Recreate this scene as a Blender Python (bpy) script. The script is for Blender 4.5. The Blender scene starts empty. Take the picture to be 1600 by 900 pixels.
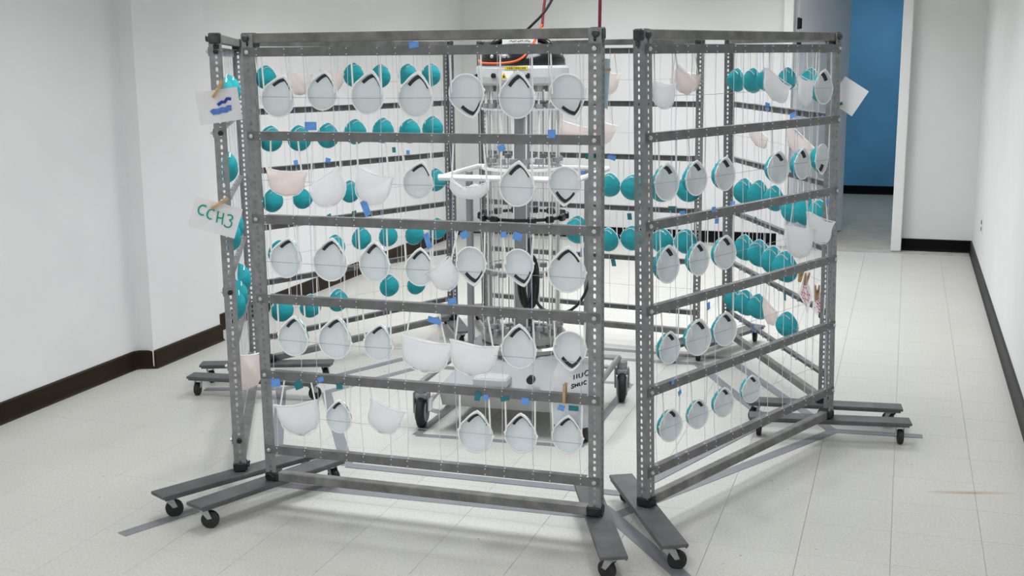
import bpy, math, random
from mathutils import Matrix, Vector
random.seed(7)
SC = bpy.context.scene
COL = SC.collection
CAM = {'cy': 449.4, 'f': 1882.04, 'h': 1.6977, 'pitch': 0.19103, 'roll': -0.00685}
RACKS = [(-0.321, 4.1976, -0.3157, 1.3182, 0.0028, -0.0112), (0.9516, 4.6199, 0.8505, 1.4365, 0.001, 0.025), (-1.2044, 5.1998, -1.4065, 1.4441, 0.0022, -0.0079),
 (-0.8425, 6.744, -2.3077, 1.4227, 0.0004, -0.0033), (0.4559, 7.0751, 2.6828, 1.393, -0.0036, 0.0111), (1.3555, 6.0897, 1.714, 1.4278, 0.0033, 0.0177)]
RAILZ = [1.78, 1.7147, 1.4176, 1.1147, 0.8167, 0.5248, 0.2293, 0.1012]
STRINGS = [-0.4563, -0.3693, -0.3197, -0.235, -0.1866, -0.1004, -0.0496, 0.0486, 0.0961, 0.1795, 0.231, 0.3139, 0.3623, 0.4447]
MASKS = {0: [[('c', -0.53, 1.549, 0.142, 20, 1.0), ('c', -0.354, 1.569, 0.128, 12, 1.0), ('c', -0.179, 1.561, 0.142, 15, 1.0), ('c', 0.001, 1.554, 0.145, 8, 1.0),
      ('c', 0.188, 1.57, 0.143, 165, 1.0), ('c', 0.367, 1.553, 0.145, 3, 1.0), ('c', 0.542, 1.57, 0.139, 162, 1.0)],
     [('f', -0.51, 1.254, 0.097, 4, 1.3), ('f', -0.343, 1.23, 0.114, -28, 1.1), ('f', -0.17, 1.244, 0.126, 14, 0.9), ('c', 0.001, 1.261, 0.125, 14, 1.0),
      ('s', 0.193, 1.242, 0.066, 3, 1.0), ('c', 0.364, 1.255, 0.143, 5, 1.0), ('c', 0.532, 1.272, 0.124, 182, 1.0)],
     [('c', -0.532, 0.964, 0.143, 14, 1.0), ('c', -0.351, 0.963, 0.148, 8, 1.0), ('c', -0.176, 0.964, 0.137, 2, 1.0), ('c', -0.001, 0.953, 0.127, 4, 1.0),
      ('f', 0.093, 0.937, 0.103, -35, 0.8), ('c', 0.192, 0.984, 0.129, 172, 1.0), ('c', 0.367, 0.986, 0.123, 166, 1.0), ('c', 0.538, 0.967, 0.148, 4, 1.0)],
     [('c', -0.517, 0.668, 0.142, 6, 1.0), ('c', -0.346, 0.672, 0.15, 10, 1.0), ('c', -0.172, 0.667, 0.13, 10, 1.0), ('f', 0.014, 0.648, 0.124, 8, 1.15),
      ('f', 0.197, 0.647, 0.122, 6, 1.1), ('c', 0.363, 0.686, 0.147, 2, 1.0), ('c', 0.548, 0.703, 0.132, 176, 1.0)],
     [('f', -0.504, 0.367, 0.13, -12, 1.1), ('c', -0.344, 0.373, 0.119, 5, 1.0), ('f', -0.155, 0.397, 0.117, 18, 0.9), ('c', 0.196, 0.36, 0.147, 6, 1.0),
      ('c', 0.367, 0.371, 0.136, 1, 1.0), ('c', 0.538, 0.382, 0.13, 4, 1.0)]],
 1: [[('f', -0.602, 1.56, 0.092, 6, 1.1), ('f', -0.475, 1.601, 0.076, 28, 1.2), ('f', 0.177, 1.564, 0.095, 20, 1.7), ('f', 0.418, 1.545, 0.109, 8, 1.1),
      ('c', 0.585, 1.551, 0.139, 8, 1.0)],
     [('c', -0.577, 1.252, 0.128, 3, 1.0), ('c', -0.388, 1.25, 0.123, 3, 1.0), ('c', -0.191, 1.25, 0.122, 6, 1.0), ('c', 0.21, 1.244, 0.127, 6, 1.0),
      ('c', 0.412, 1.245, 0.126, 10, 1.0), ('c', 0.58, 1.262, 0.124, 176, 1.0)],
     [('c', -0.571, 0.959, 0.132, 6, 1.0), ('c', -0.37, 0.953, 0.122, 6, 1.0), ('c', -0.188, 0.953, 0.126, 8, 1.0), ('f', 0.384, 0.935, 0.132, 10, 1.3),
      ('f', 0.557, 0.964, 0.114, 18, 1.3)],
     [('c', -0.564, 0.655, 0.115, 6, 1.0), ('c', -0.374, 0.658, 0.133, 8, 1.0), ('c', -0.185, 0.656, 0.127, 8, 1.0)],
     [('c', -0.558, 0.365, 0.119, 6, 1.0), ('c', -0.374, 0.365, 0.11, 5, 1.0), ('c', -0.192, 0.369, 0.114, 4, 1.0), ('c', 0.016, 0.377, 0.11, 4, 1.0)]],
 2: [[('c', 0.35, 1.55, 0.15, 5, 1), ('c', -0.1, 1.55, 0.15, 5, 1)], [('c', 0.4, 1.26, 0.15, 0, 1)], [('c', 0.45, 0.99, 0.15, 0, 1), ('c', 0.22, 1.0, 0.15, 5, 1)],
     [('c', 0.4, 0.7, 0.15, 0, 1), ('c', 0.2, 0.7, 0.15, 4, 1), ('c', -0.1, 0.72, 0.15, 0, 1)], [('f', 0.46, 0.44, 0.15, 8, 0.8)]],
 3: [[('c', 0.621, 1.588, 0.112, 10, 1.0), ('f', 0.4, 1.557, 0.115, 5, 1.0), ('f', 0.188, 1.566, 0.118, 10, 1.0), ('c', 0.033, 1.591, 0.12, 8, 1.0),
      ('c', -0.163, 1.581, 0.122, 10, 1.0), ('c', -0.374, 1.581, 0.121, 8, 1.0), ('c', -0.557, 1.581, 0.12, 8, 1.0)],
     [('c', 0.607, 1.273, 0.123, 6, 1.0), ('c', 0.42, 1.266, 0.126, -5, 1.0), ('c', 0.228, 1.269, 0.125, 6, 1.0), ('c', 0.033, 1.28, 0.128, 6, 1.0),
      ('c', -0.171, 1.277, 0.131, 8, 1.0), ('c', -0.378, 1.263, 0.13, 8, 1.0), ('c', -0.564, 1.272, 0.129, 5, 1.0)],
     [('c', 0.613, 0.952, 0.114, 0, 1.0), ('c', 0.415, 0.948, 0.11, 0, 1.0), ('c', 0.084, 0.953, 0.114, 0, 1.0), ('c', -0.581, 0.964, 0.126, 0, 1.0)],
     [('c', 0.583, 0.673, 0.119, 0, 1.0), ('c', 0.208, 0.659, 0.12, 4, 1.0), ('c', 0.016, 0.683, 0.119, 0, 1.0), ('c', -0.187, 0.674, 0.118, 3, 1.0),
      ('c', -0.394, 0.662, 0.121, 0, 1.0), ('c', -0.583, 0.671, 0.119, 0, 1.0)],
     [('c', 0.583, 0.364, 0.123, 0, 1.0), ('c', 0.393, 0.352, 0.119, 4, 1.0), ('c', 0.199, 0.354, 0.118, 0, 1.0), ('c', -0.185, 0.381, 0.119, 4, 1.0),
      ('c', -0.399, 0.361, 0.118, 0, 1.0)]],
 4: [[('f', -0.112, 1.54, 0.132, 10, 1.0), ('f', -0.587, 1.547, 0.114, 10, 1.3)], [('f', 0.102, 1.255, 0.105, 15, 1.6), ('f', -0.096, 1.255, 0.133, 20, 0.8)],
     [('c', -0.14, 0.944, 0.127, 5, 1.0), ('c', -0.283, 0.935, 0.137, 5, 1.0), ('c', -0.458, 0.934, 0.139, 5, 1.0), ('c', -0.618, 0.94, 0.138, 5, 1.0)],
     [('c', 0.063, 0.669, 0.152, 5, 1.0), ('c', -0.129, 0.622, 0.128, 5, 1.0), ('c', -0.281, 0.639, 0.134, 4, 1.0), ('c', -0.465, 0.634, 0.133, 5, 1.0),
      ('c', -0.607, 0.639, 0.132, 5, 1.0)],
     []],
 5: [[('c', 0.609, 1.548, 0.119, 10, 1.0), ('c', 0.351, 1.551, 0.121, 10, 1.0), ('c', 0.159, 1.559, 0.105, 12, 1.0), ('c', -0.144, 1.572, 0.1, 6, 1.0),
      ('c', -0.434, 1.569, 0.107, 6, 1.0)],
     [('f', 0.278, 1.264, 0.087, 20, 2.2), ('f', -0.295, 1.267, 0.11, 25, 1.8)],
     [('c', 0.457, 0.954, 0.132, 8, 1.0), ('c', 0.225, 0.966, 0.135, 8, 1.0), ('c', -0.001, 0.97, 0.123, 8, 1.0), ('c', -0.248, 0.943, 0.119, 6, 1.0),
      ('c', -0.426, 0.96, 0.133, 6, 1.0), ('c', -0.573, 0.967, 0.118, 8, 1.0)],
     [('c', 0.444, 0.645, 0.133, 8, 1.0), ('c', 0.21, 0.652, 0.136, 8, 1.0), ('c', 0.0, 0.65, 0.138, 8, 1.0), ('c', -0.171, 0.647, 0.147, 6, 1.0)],
     [('c', 0.594, 0.327, 0.13, 8, 1.0), ('c', 0.41, 0.343, 0.134, 8, 1.0), ('c', 0.206, 0.365, 0.13, 10, 1.0), ('f', 0.051, 0.363, 0.107, 10, 1.3),
      ('c', -0.213, 0.361, 0.122, 5, 1.0)]]}
TABS = {0: [(-0.397, 1.455, 'b', 0.045, 0.032), (0.006, 1.733, 'b', 0.035, 0.022), (0.315, 1.388, 'b', 0.026, 0.022), (0.491, 1.437, 'b', 0.026, 0.03), (-0.195, 1.168, 'b', 0.025, 0.059),
     (-0.593, 0.497, 'b', 0.038, 0.034), (-0.497, 0.495, 'g', 0.033, 0.033), (-0.403, 0.524, 'b', 0.024, 0.019), (-0.328, 0.503, 'g', 0.024, 0.021),
     (0.213, 0.509, 'g', 0.02, 0.036), (0.242, 0.507, 'b', 0.023, 0.018), (0.314, 0.508, 'g', 0.032, 0.018), (0.389, 0.505, 'b', 0.027, 0.027), (0.52, 0.492, 'b', 0.022, 0.022),
     (0.564, 0.494, 'g', 0.035, 0.02), (0.318, 1.093, 'b', 0.02, 0.022), (0.368, 1.088, 'b', 0.031, 0.031), (0.175, 1.087, 'b', 0.027, 0.027), (0.055, 0.775, 'b', 0.05, 0.023),
     (0.124, 0.849, 'b', 0.032, 0.023), (0.038, 1.06, 'b', 0.02, 0.058)],
 1: [(-0.293, 1.133, 'b', 0.028, 0.021), (-0.27, 1.088, 'b', 0.026, 0.021), (-0.326, 0.776, 'b', 0.019, 0.029), (-0.565, 0.535, 'b', 0.018, 0.016),
     (-0.52, 0.487, 'b', 0.021, 0.019), (0.611, 1.073, 'b', 0.022, 0.024)],
 3: [(0.456, 1.143, 'b', 0.027, 0.027), (0.239, 1.138, 'b', 0.035, 0.031), (-0.245, 1.167, 'g', 0.026, 0.033), (-0.354, 1.146, 'b', 0.026, 0.026),
     (0.245, 0.837, 'g', 0.028, 0.021), (0.066, 0.837, 'g', 0.032, 0.021)],
 4: [(-0.02, 1.116, 'g', 0.06, 0.037), (-0.156, 1.112, 'b', 0.052, 0.033), (0.001, 1.022, 'b', 0.075, 0.045), (0.002, 0.538, 'b', 0.084, 0.046), (-0.268, 0.77, 'g', 0.026, 0.041),
     (-0.169, 0.491, 'g', 0.026, 0.045), (-0.528, 0.83, 'g', 0.051, 0.026), (-0.59, 0.804, 'b', 0.033, 0.033)],
 5: [(0.106, 1.431, 'b', 0.059, 0.039), (-0.245, 1.404, 'b', 0.074, 0.028), (-0.609, 1.417, 'b', 0.026, 0.023), (0.11, 1.341, 'g', 0.039, 0.02), (0.637, 0.868, 'b', 0.072, 0.029),
     (0.248, 0.831, 'g', 0.034, 0.024), (-0.188, 0.503, 'g', 0.029, 0.042), (0.271, 0.238, 'b', 0.031, 0.038)]}
PI = math.pi
# ------------------------------------------------------------------ camera
cam_data = bpy.data.cameras.new('camera')
cam_obj = bpy.data.objects.new('camera', cam_data)
COL.objects.link(cam_obj)
_cp, _sp = math.cos(CAM['pitch']), math.sin(CAM['pitch'])
_cr, _sr = math.cos(CAM['roll']), math.sin(CAM['roll'])
_fw = Vector((0, _cp, -_sp)); _up0 = Vector((0, _sp, _cp)); _rt0 = Vector((1, 0, 0))
_rt = _rt0 * _cr + _up0 * _sr
_up = _up0 * _cr - _rt0 * _sr
_m = Matrix((_rt, _up, -_fw)).transposed().to_4x4()
_m.translation = (0, 0, CAM['h'])
cam_obj.matrix_world = _m
cam_data.sensor_width = 36.0
cam_data.lens = CAM['f'] * 36.0 / 1600.0
cam_data.shift_y = (CAM['cy'] - 450.0) / 1600.0
cam_data.clip_start = 0.05
SC.camera = cam_obj

# ------------------------------------------------------------------ world, exposure
world = bpy.data.worlds.new('world'); SC.world = world
world.use_nodes = True
world.node_tree.nodes['Background'].inputs[0].default_value = (0.75, 0.8, 0.85, 1)
world.node_tree.nodes['Background'].inputs[1].default_value = 0.05
SC.view_settings.view_transform = 'Standard'
SC.view_settings.look = 'None'
SC.view_settings.gamma = 1.0
SC.view_settings.use_curve_mapping = False
SC.view_settings.exposure = 0.12

# ------------------------------------------------------------------ room frame (the room is turned against the camera)
YAW = -0.315
WD = Vector((math.cos(YAW), math.sin(YAW), 0))
DD = Vector((-math.sin(YAW), math.cos(YAW), 0))
ROOM = Matrix.Rotation(YAW, 4, 'Z')
def rp(w, d, z=0.0):
    return WD * w + DD * d + Vector((0, 0, z))
CEIL = 2.8
W_L, W_R, D_F, D_B = -4.0, 0.59, -2.4, 10.95

# ceiling fluorescent panels: (w, d, power); first pair, behind the camera, is added mask fill
LIGHTS = [(-2.5, -1.3, 118), (-0.9, -1.3, 122), (-2.5, 1.3, 66), (-0.9, 1.3, 82), (-2.5, 4.5, 88), (-0.9, 4.5, 88), (-2.5, 7.1, 125), (-0.9, 7.1, 125),
          (-2.5, 9.5, 95), (-0.9, 9.5, 95)]
for w, d, p in LIGHTS:
    ld = bpy.data.lights.new('ceiling_panel_light', 'AREA')
    ld.shape = 'RECTANGLE'; ld.size = 0.58; ld.size_y = 1.18
    ld.energy = p * 0.20; ld.color = (0.945, 0.978, 1.0); ld.spread = math.radians(160 if d < 2 else 128)  # front rows spread wider to brighten the mask linings
    lo = bpy.data.objects.new('ceiling_panel_light', ld); COL.objects.link(lo)
    lo.matrix_world = Matrix.Translation(rp(w, d, CEIL - 0.035)) @ ROOM
# dim lamp of the side hall beyond the door
ld = bpy.data.lights.new('hall_light', 'AREA'); ld.shape = 'RECTANGLE'; ld.size = 1.2; ld.size_y = 0.6
ld.energy = 24; ld.color = (0.80, 0.92, 1.0)
lo = bpy.data.objects.new('hall_light', ld); COL.objects.link(lo)
lo.matrix_world = Matrix.Translation(rp(-0.6, 13.6, CEIL - 0.05)) @ ROOM

# ------------------------------------------------------------------ materials
MATS = {}
def thin(m, fac, col):
    """thin fibre sheet: part of the light comes through from behind"""
    nt = m.node_tree; b = nt.nodes['Principled BSDF']; o = nt.nodes['Material Output']
    t = nt.nodes.new('ShaderNodeBsdfTranslucent'); t.inputs[0].default_value = (*col, 1)
    x = nt.nodes.new('ShaderNodeMixShader'); x.inputs[0].default_value = fac
    nt.links.new(b.outputs[0], x.inputs[1]); nt.links.new(t.outputs[0], x.inputs[2]); nt.links.new(x.outputs[0], o.inputs[0])
    return m
def mat(name, col, rough=0.6, metal=0.0, noise=None, bump=None, emit=None, spec=0.5, trans=0.0):
    if name in MATS: return MATS[name]
    m = bpy.data.materials.new(name); m.use_nodes = True
    nt = m.node_tree; b = nt.nodes['Principled BSDF']
    b.inputs['Base Color'].default_value = (*col, 1)
    b.inputs['Roughness'].default_value = rough
    b.inputs['Metallic'].default_value = metal
    b.inputs['Specular IOR Level'].default_value = spec
    if trans: b.inputs['Transmission Weight'].default_value = trans
    if emit:
        b.inputs['Emission Color'].default_value = (*emit[0], 1); b.inputs['Emission Strength'].default_value = emit[1]
    if noise or bump:
        tc = nt.nodes.new('ShaderNodeTexCoord')
    if noise:
        sc, amt = noise[0], noise[1]
        n = nt.nodes.new('ShaderNodeTexNoise'); n.inputs['Scale'].default_value = sc; n.inputs['Detail'].default_value = 6
        nt.links.new(tc.outputs['Object'], n.inputs['Vector'])
        r = nt.nodes.new('ShaderNodeValToRGB')
        r.color_ramp.elements[0].position = 0.3; r.color_ramp.elements[1].position = 0.7
        r.color_ramp.elements[0].color = (*[max(0, c * (1 - amt)) for c in col], 1)
        r.color_ramp.elements[1].color = (*[min(1, c * (1 + amt)) for c in col], 1)
        nt.links.new(n.outputs['Fac'], r.inputs['Fac']); nt.links.new(r.outputs['Color'], b.inputs['Base Color'])
    if bump:
        n2 = nt.nodes.new('ShaderNodeTexNoise'); n2.inputs['Scale'].default_value = bump[0]; n2.inputs['Detail'].default_value = 4
        nt.links.new(tc.outputs['Object'], n2.inputs['Vector'])
        bp = nt.nodes.new('ShaderNodeBump'); bp.inputs['Strength'].default_value = bump[1]; bp.inputs['Distance'].default_value = 0.01
        nt.links.new(n2.outputs['Fac'], bp.inputs['Height']); nt.links.new(bp.outputs['Normal'], b.inputs['Normal'])
    MATS[name] = m
    return m
M_WALL = mat('wall_paint', (0.78, 0.785, 0.79), 0.75, noise=(3, 0.015), bump=(220, 0.06))
M_CEIL = mat('ceiling_paint', (0.72, 0.72, 0.71), 0.9, noise=(40, 0.05))
M_BASE_BROWN = mat('brown_vinyl_base', (0.022, 0.012, 0.006), 0.5, noise=(4, 0.25), spec=0.15)
M_BASE_BLACK = mat('black_vinyl_base', (0.005, 0.005, 0.006), 0.5, noise=(4, 0.2), spec=0.1)
M_BASE_GREY = mat('grey_vinyl_base', (0.026, 0.026, 0.026), 0.5, noise=(4, 0.2), spec=0.2)
M_GROUT = mat('tile_seam', (0.40, 0.39, 0.37), 0.8, noise=(8, 0.2))
M_BLUE = mat('hall_blue_paint', (0.13, 0.38, 0.60), 0.6, noise=(1.2, 0.15))
M_HALLFLOOR = mat('hall_floor', (0.42, 0.38, 0.31), 0.5, noise=(6, 0.1))
M_DOOR = mat('door_paint', (0.84, 0.85, 0.87), 0.5, noise=(2, 0.03))
M_TRIM = mat('trim_paint', (0.80, 0.80, 0.80), 0.5, noise=(3, 0.02))
M_GALV = mat('galvanised_steel', (0.245, 0.255, 0.255), 0.48, 0.35, noise=(30, 0.18))
M_RAIL = mat('rail_steel', (0.155, 0.157, 0.157), 0.5, 0.2, noise=(22, 0.2))
M_TUBE = mat('square_tube_steel', (0.185, 0.183, 0.177), 0.42, 0.35, noise=(14, 0.35))
M_PLATE = mat('foot_plate_steel', (0.105, 0.112, 0.115), 0.55, 0.25, noise=(12, 0.25))
M_DARK = mat('dark_steel', (0.018, 0.018, 0.02), 0.5, 0.3, noise=(30, 0.3))
M_BOLT = mat('zinc_bolt', (0.62, 0.63, 0.63), 0.3, 0.8, noise=(60, 0.1))
M_RUBBER = mat('black_rubber', (0.012, 0.012, 0.013), 0.6, noise=(40, 0.2))
M_ZINC = mat('zinc_caster', (0.40, 0.41, 0.41), 0.35, 0.8, noise=(40, 0.15))
M_STRING = mat('elastic_string', (0.72, 0.72, 0.74), 0.7, noise=(50, 0.08))
M_STRING_B = mat('blue_elastic_string', (0.56, 0.63, 0.86), 0.7, noise=(50, 0.08))
M_STRING_W = mat('horizontal_wire', (0.36, 0.37, 0.38), 0.5, 0.2, noise=(50, 0.1))
M_STRAP = mat('mask_strap_elastic', (0.88, 0.87, 0.84), 0.8, noise=(80, 0.06))
M_TEAL = mat('mask_teal_shell', (0.002, 0.335, 0.385), 0.75, noise=(26, 0.16), bump=(400, 0.1), spec=0.3)
M_LINING = mat('mask_white_lining', (0.90, 0.935, 0.965), 0.85, noise=(30, 0.02), bump=(300, 0.08), spec=0.2)
M_RIM = mat('mask_white_rim', (0.93, 0.945, 0.945), 0.8, noise=(30, 0.02), spec=0.2)
M_FOAM = mat('mask_nose_foam', (0.055, 0.062, 0.066), 0.9, noise=(60, 0.2), spec=0.1)
M_CLIP = mat('mask_nose_clip', (0.72, 0.78, 0.80), 0.25, 0.6, noise=(60, 0.1))
M_FOLD = mat('folded_mask_white', (0.92, 0.92, 0.94), 0.85, noise=(25, 0.03), bump=(60, 0.15), spec=0.2)
M_PINK = mat('folded_mask_pinkish', (0.92, 0.835, 0.81), 0.85, noise=(25, 0.03), bump=(60, 0.15), spec=0.2)
M_TAB_B = mat('blue_tape', (0.12, 0.31, 0.72), 0.6, noise=(40, 0.15))
M_TAB_G = mat('teal_tape', (0.012, 0.17, 0.20), 0.6, noise=(40, 0.15))
M_PAPER = mat('sign_paper', (0.83, 0.82, 0.84), 0.85, noise=(20, 0.02))
M_INK_G = mat('green_marker', (0.0, 0.36, 0.27), 0.7, noise=(60, 0.1))
M_INK_B = mat('blue_marker', (0.02, 0.06, 0.42), 0.7, noise=(60, 0.2))
M_INK_LB = mat('light_blue_marker', (0.10, 0.22, 0.62), 0.7, noise=(60, 0.2))
M_INK_K = mat('black_marker', (0.015, 0.015, 0.02), 0.7, noise=(60, 0.1))
M_INK_R = mat('red_print', (0.55, 0.03, 0.08), 0.7, noise=(60, 0.1))
M_WOOD = mat('clothespin_wood', (0.52, 0.36, 0.19), 0.7, noise=(40, 0.2))
M_TAPE = mat('grey_floor_tape', (0.205, 0.215, 0.235), 0.5, noise=(18, 0.08))
M_RGREY = mat('machine_light_grey', (0.56, 0.58, 0.59), 0.4, noise=(10, 0.04))
M_RMID = mat('machine_mid_grey', (0.27, 0.28, 0.29), 0.45, 0.1, noise=(10, 0.05))
M_RDARK = mat('machine_black', (0.010, 0.010, 0.012), 0.18, noise=(10, 0.2))
M_RWHITE = mat('machine_white', (0.86, 0.86, 0.86), 0.4, noise=(10, 0.02))
M_RSTEEL = mat('machine_brushed_steel', (0.42, 0.42, 0.41), 0.3, 0.75, noise=(12, 0.1))
M_YELLOW = mat('yellow_label', (0.75, 0.58, 0.02), 0.5, noise=(30, 0.05))
M_ORANGE = mat('orange_cable', (0.72, 0.12, 0.02), 0.4, noise=(30, 0.1))
M_RED = mat('red_cable', (0.22, 0.012, 0.022), 0.4, noise=(30, 0.1))
M_CABLE = mat('black_cable', (0.008, 0.008, 0.009), 0.4, noise=(30, 0.1))
M_PANEL = mat('ceiling_panel_diffuser', (0.9, 0.9, 0.9), 0.5, emit=((1.0, 0.985, 0.955), 2.0))
M_LAMP = mat('lamp_filament_white', (0.80, 0.79, 0.77), 0.3, noise=(20, 0.03))
M_CARDBLUE = mat('pale_blue_card', (0.50, 0.60, 0.70), 0.8, noise=(20, 0.03))

thin(M_TEAL, .14, (.80, .90, .95)); thin(M_LINING, .18, (.95, .96, .98)); thin(M_FOLD, .40, (.95, .95, .97)); thin(M_PINK, .40, (.95, .88, .86))
# clear quartz sleeve: mostly see-through with glossy edges
def glass_mat():
    m = bpy.data.materials.new('clear_quartz'); m.use_nodes = True
    nt = m.node_tree
    for n in list(nt.nodes): nt.nodes.remove(n)
    o = nt.nodes.new('ShaderNodeOutputMaterial'); mix = nt.nodes.new('ShaderNodeMixShader')
    t = nt.nodes.new('ShaderNodeBsdfTransparent'); t.inputs[0].default_value = (0.975, 0.978, 0.975, 1)
    g = nt.nodes.new('ShaderNodeBsdfGlossy'); g.inputs['Roughness'].default_value = 0.25
    lw = nt.nodes.new('ShaderNodeLayerWeight'); lw.inputs['Blend'].default_value = 0.22
    ml = nt.nodes.new('ShaderNodeMath'); ml.operation = 'MULTIPLY'; ml.inputs[1].default_value = 0.30
    nt.links.new(lw.outputs['Facing'], ml.inputs[0]); nt.links.new(ml.outputs[0], mix.inputs[0])
    nt.links.new(t.outputs[0], mix.inputs[1]); nt.links.new(g.outputs[0], mix.inputs[2])
    nt.links.new(mix.outputs[0], o.inputs[0])
    return m
M_GLASS = glass_mat()

# speckled vinyl tile
def tile_mat():
    m = bpy.data.materials.new('vinyl_tile'); m.use_nodes = True
    nt = m.node_tree; b = nt.nodes['Principled BSDF']
    tc = nt.nodes.new('ShaderNodeNewGeometry')
    n1 = nt.nodes.new('ShaderNodeTexNoise'); n1.inputs['Scale'].default_value = 95; n1.inputs['Detail'].default_value = 5
    n2 = nt.nodes.new('ShaderNodeTexNoise'); n2.inputs['Scale'].default_value = 0.9; n2.inputs['Detail'].default_value = 3
    n3 = nt.nodes.new('ShaderNodeTexVoronoi'); n3.inputs['Scale'].default_value = 7.0
    for n in (n1, n2, n3): nt.links.new(tc.outputs['Position'], n.inputs['Vector'])
    r1 = nt.nodes.new('ShaderNodeValToRGB')
    r1.color_ramp.elements[0].position = 0.32; r1.color_ramp.elements[0].color = (0.50, 0.487, 0.452, 1)
    r1.color_ramp.elements[1].position = 0.62; r1.color_ramp.elements[1].color = (0.585, 0.575, 0.542, 1)
    nt.links.new(n1.outputs['Fac'], r1.inputs['Fac'])
    r2 = nt.nodes.new('ShaderNodeValToRGB')
    r2.color_ramp.elements[0].position = 0.3; r2.color_ramp.elements[0].color = (0.93, 0.93, 0.92, 1)
    r2.color_ramp.elements[1].position = 0.7; r2.color_ramp.elements[1].color = (1, 1, 1, 1)
    nt.links.new(n2.outputs['Fac'], r2.inputs['Fac'])
    mx = nt.nodes.new('ShaderNodeMix'); mx.data_type = 'RGBA'; mx.blend_type = 'MULTIPLY'; mx.inputs[0].default_value = 1
    nt.links.new(r1.outputs['Color'], mx.inputs[6]); nt.links.new(r2.outputs['Color'], mx.inputs[7])
    # scattered small dark scuffs
    r3 = nt.nodes.new('ShaderNodeValToRGB')
    r3.color_ramp.elements[0].position = 0.028; r3.color_ramp.elements[0].color = (0.45, 0.44, 0.42, 1)
    r3.color_ramp.elements[1].position = 0.045; r3.color_ramp.elements[1].color = (1, 1, 1, 1)
    nt.links.new(n3.outputs['Distance'], r3.inputs['Fac'])
    mx2 = nt.nodes.new('ShaderNodeMix'); mx2.data_type = 'RGBA'; mx2.blend_type = 'MULTIPLY'; mx2.inputs[0].default_value = 0.8
    nt.links.new(mx.outputs[2], mx2.inputs[6]); nt.links.new(r3.outputs['Color'], mx2.inputs[7])
    nt.links.new(mx2.outputs[2], b.inputs['Base Color'])
    b.inputs['Roughness'].default_value = 0.42
    b.inputs['Specular IOR Level'].default_value = 0.35
    return m
M_TILE = tile_mat()

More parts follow.
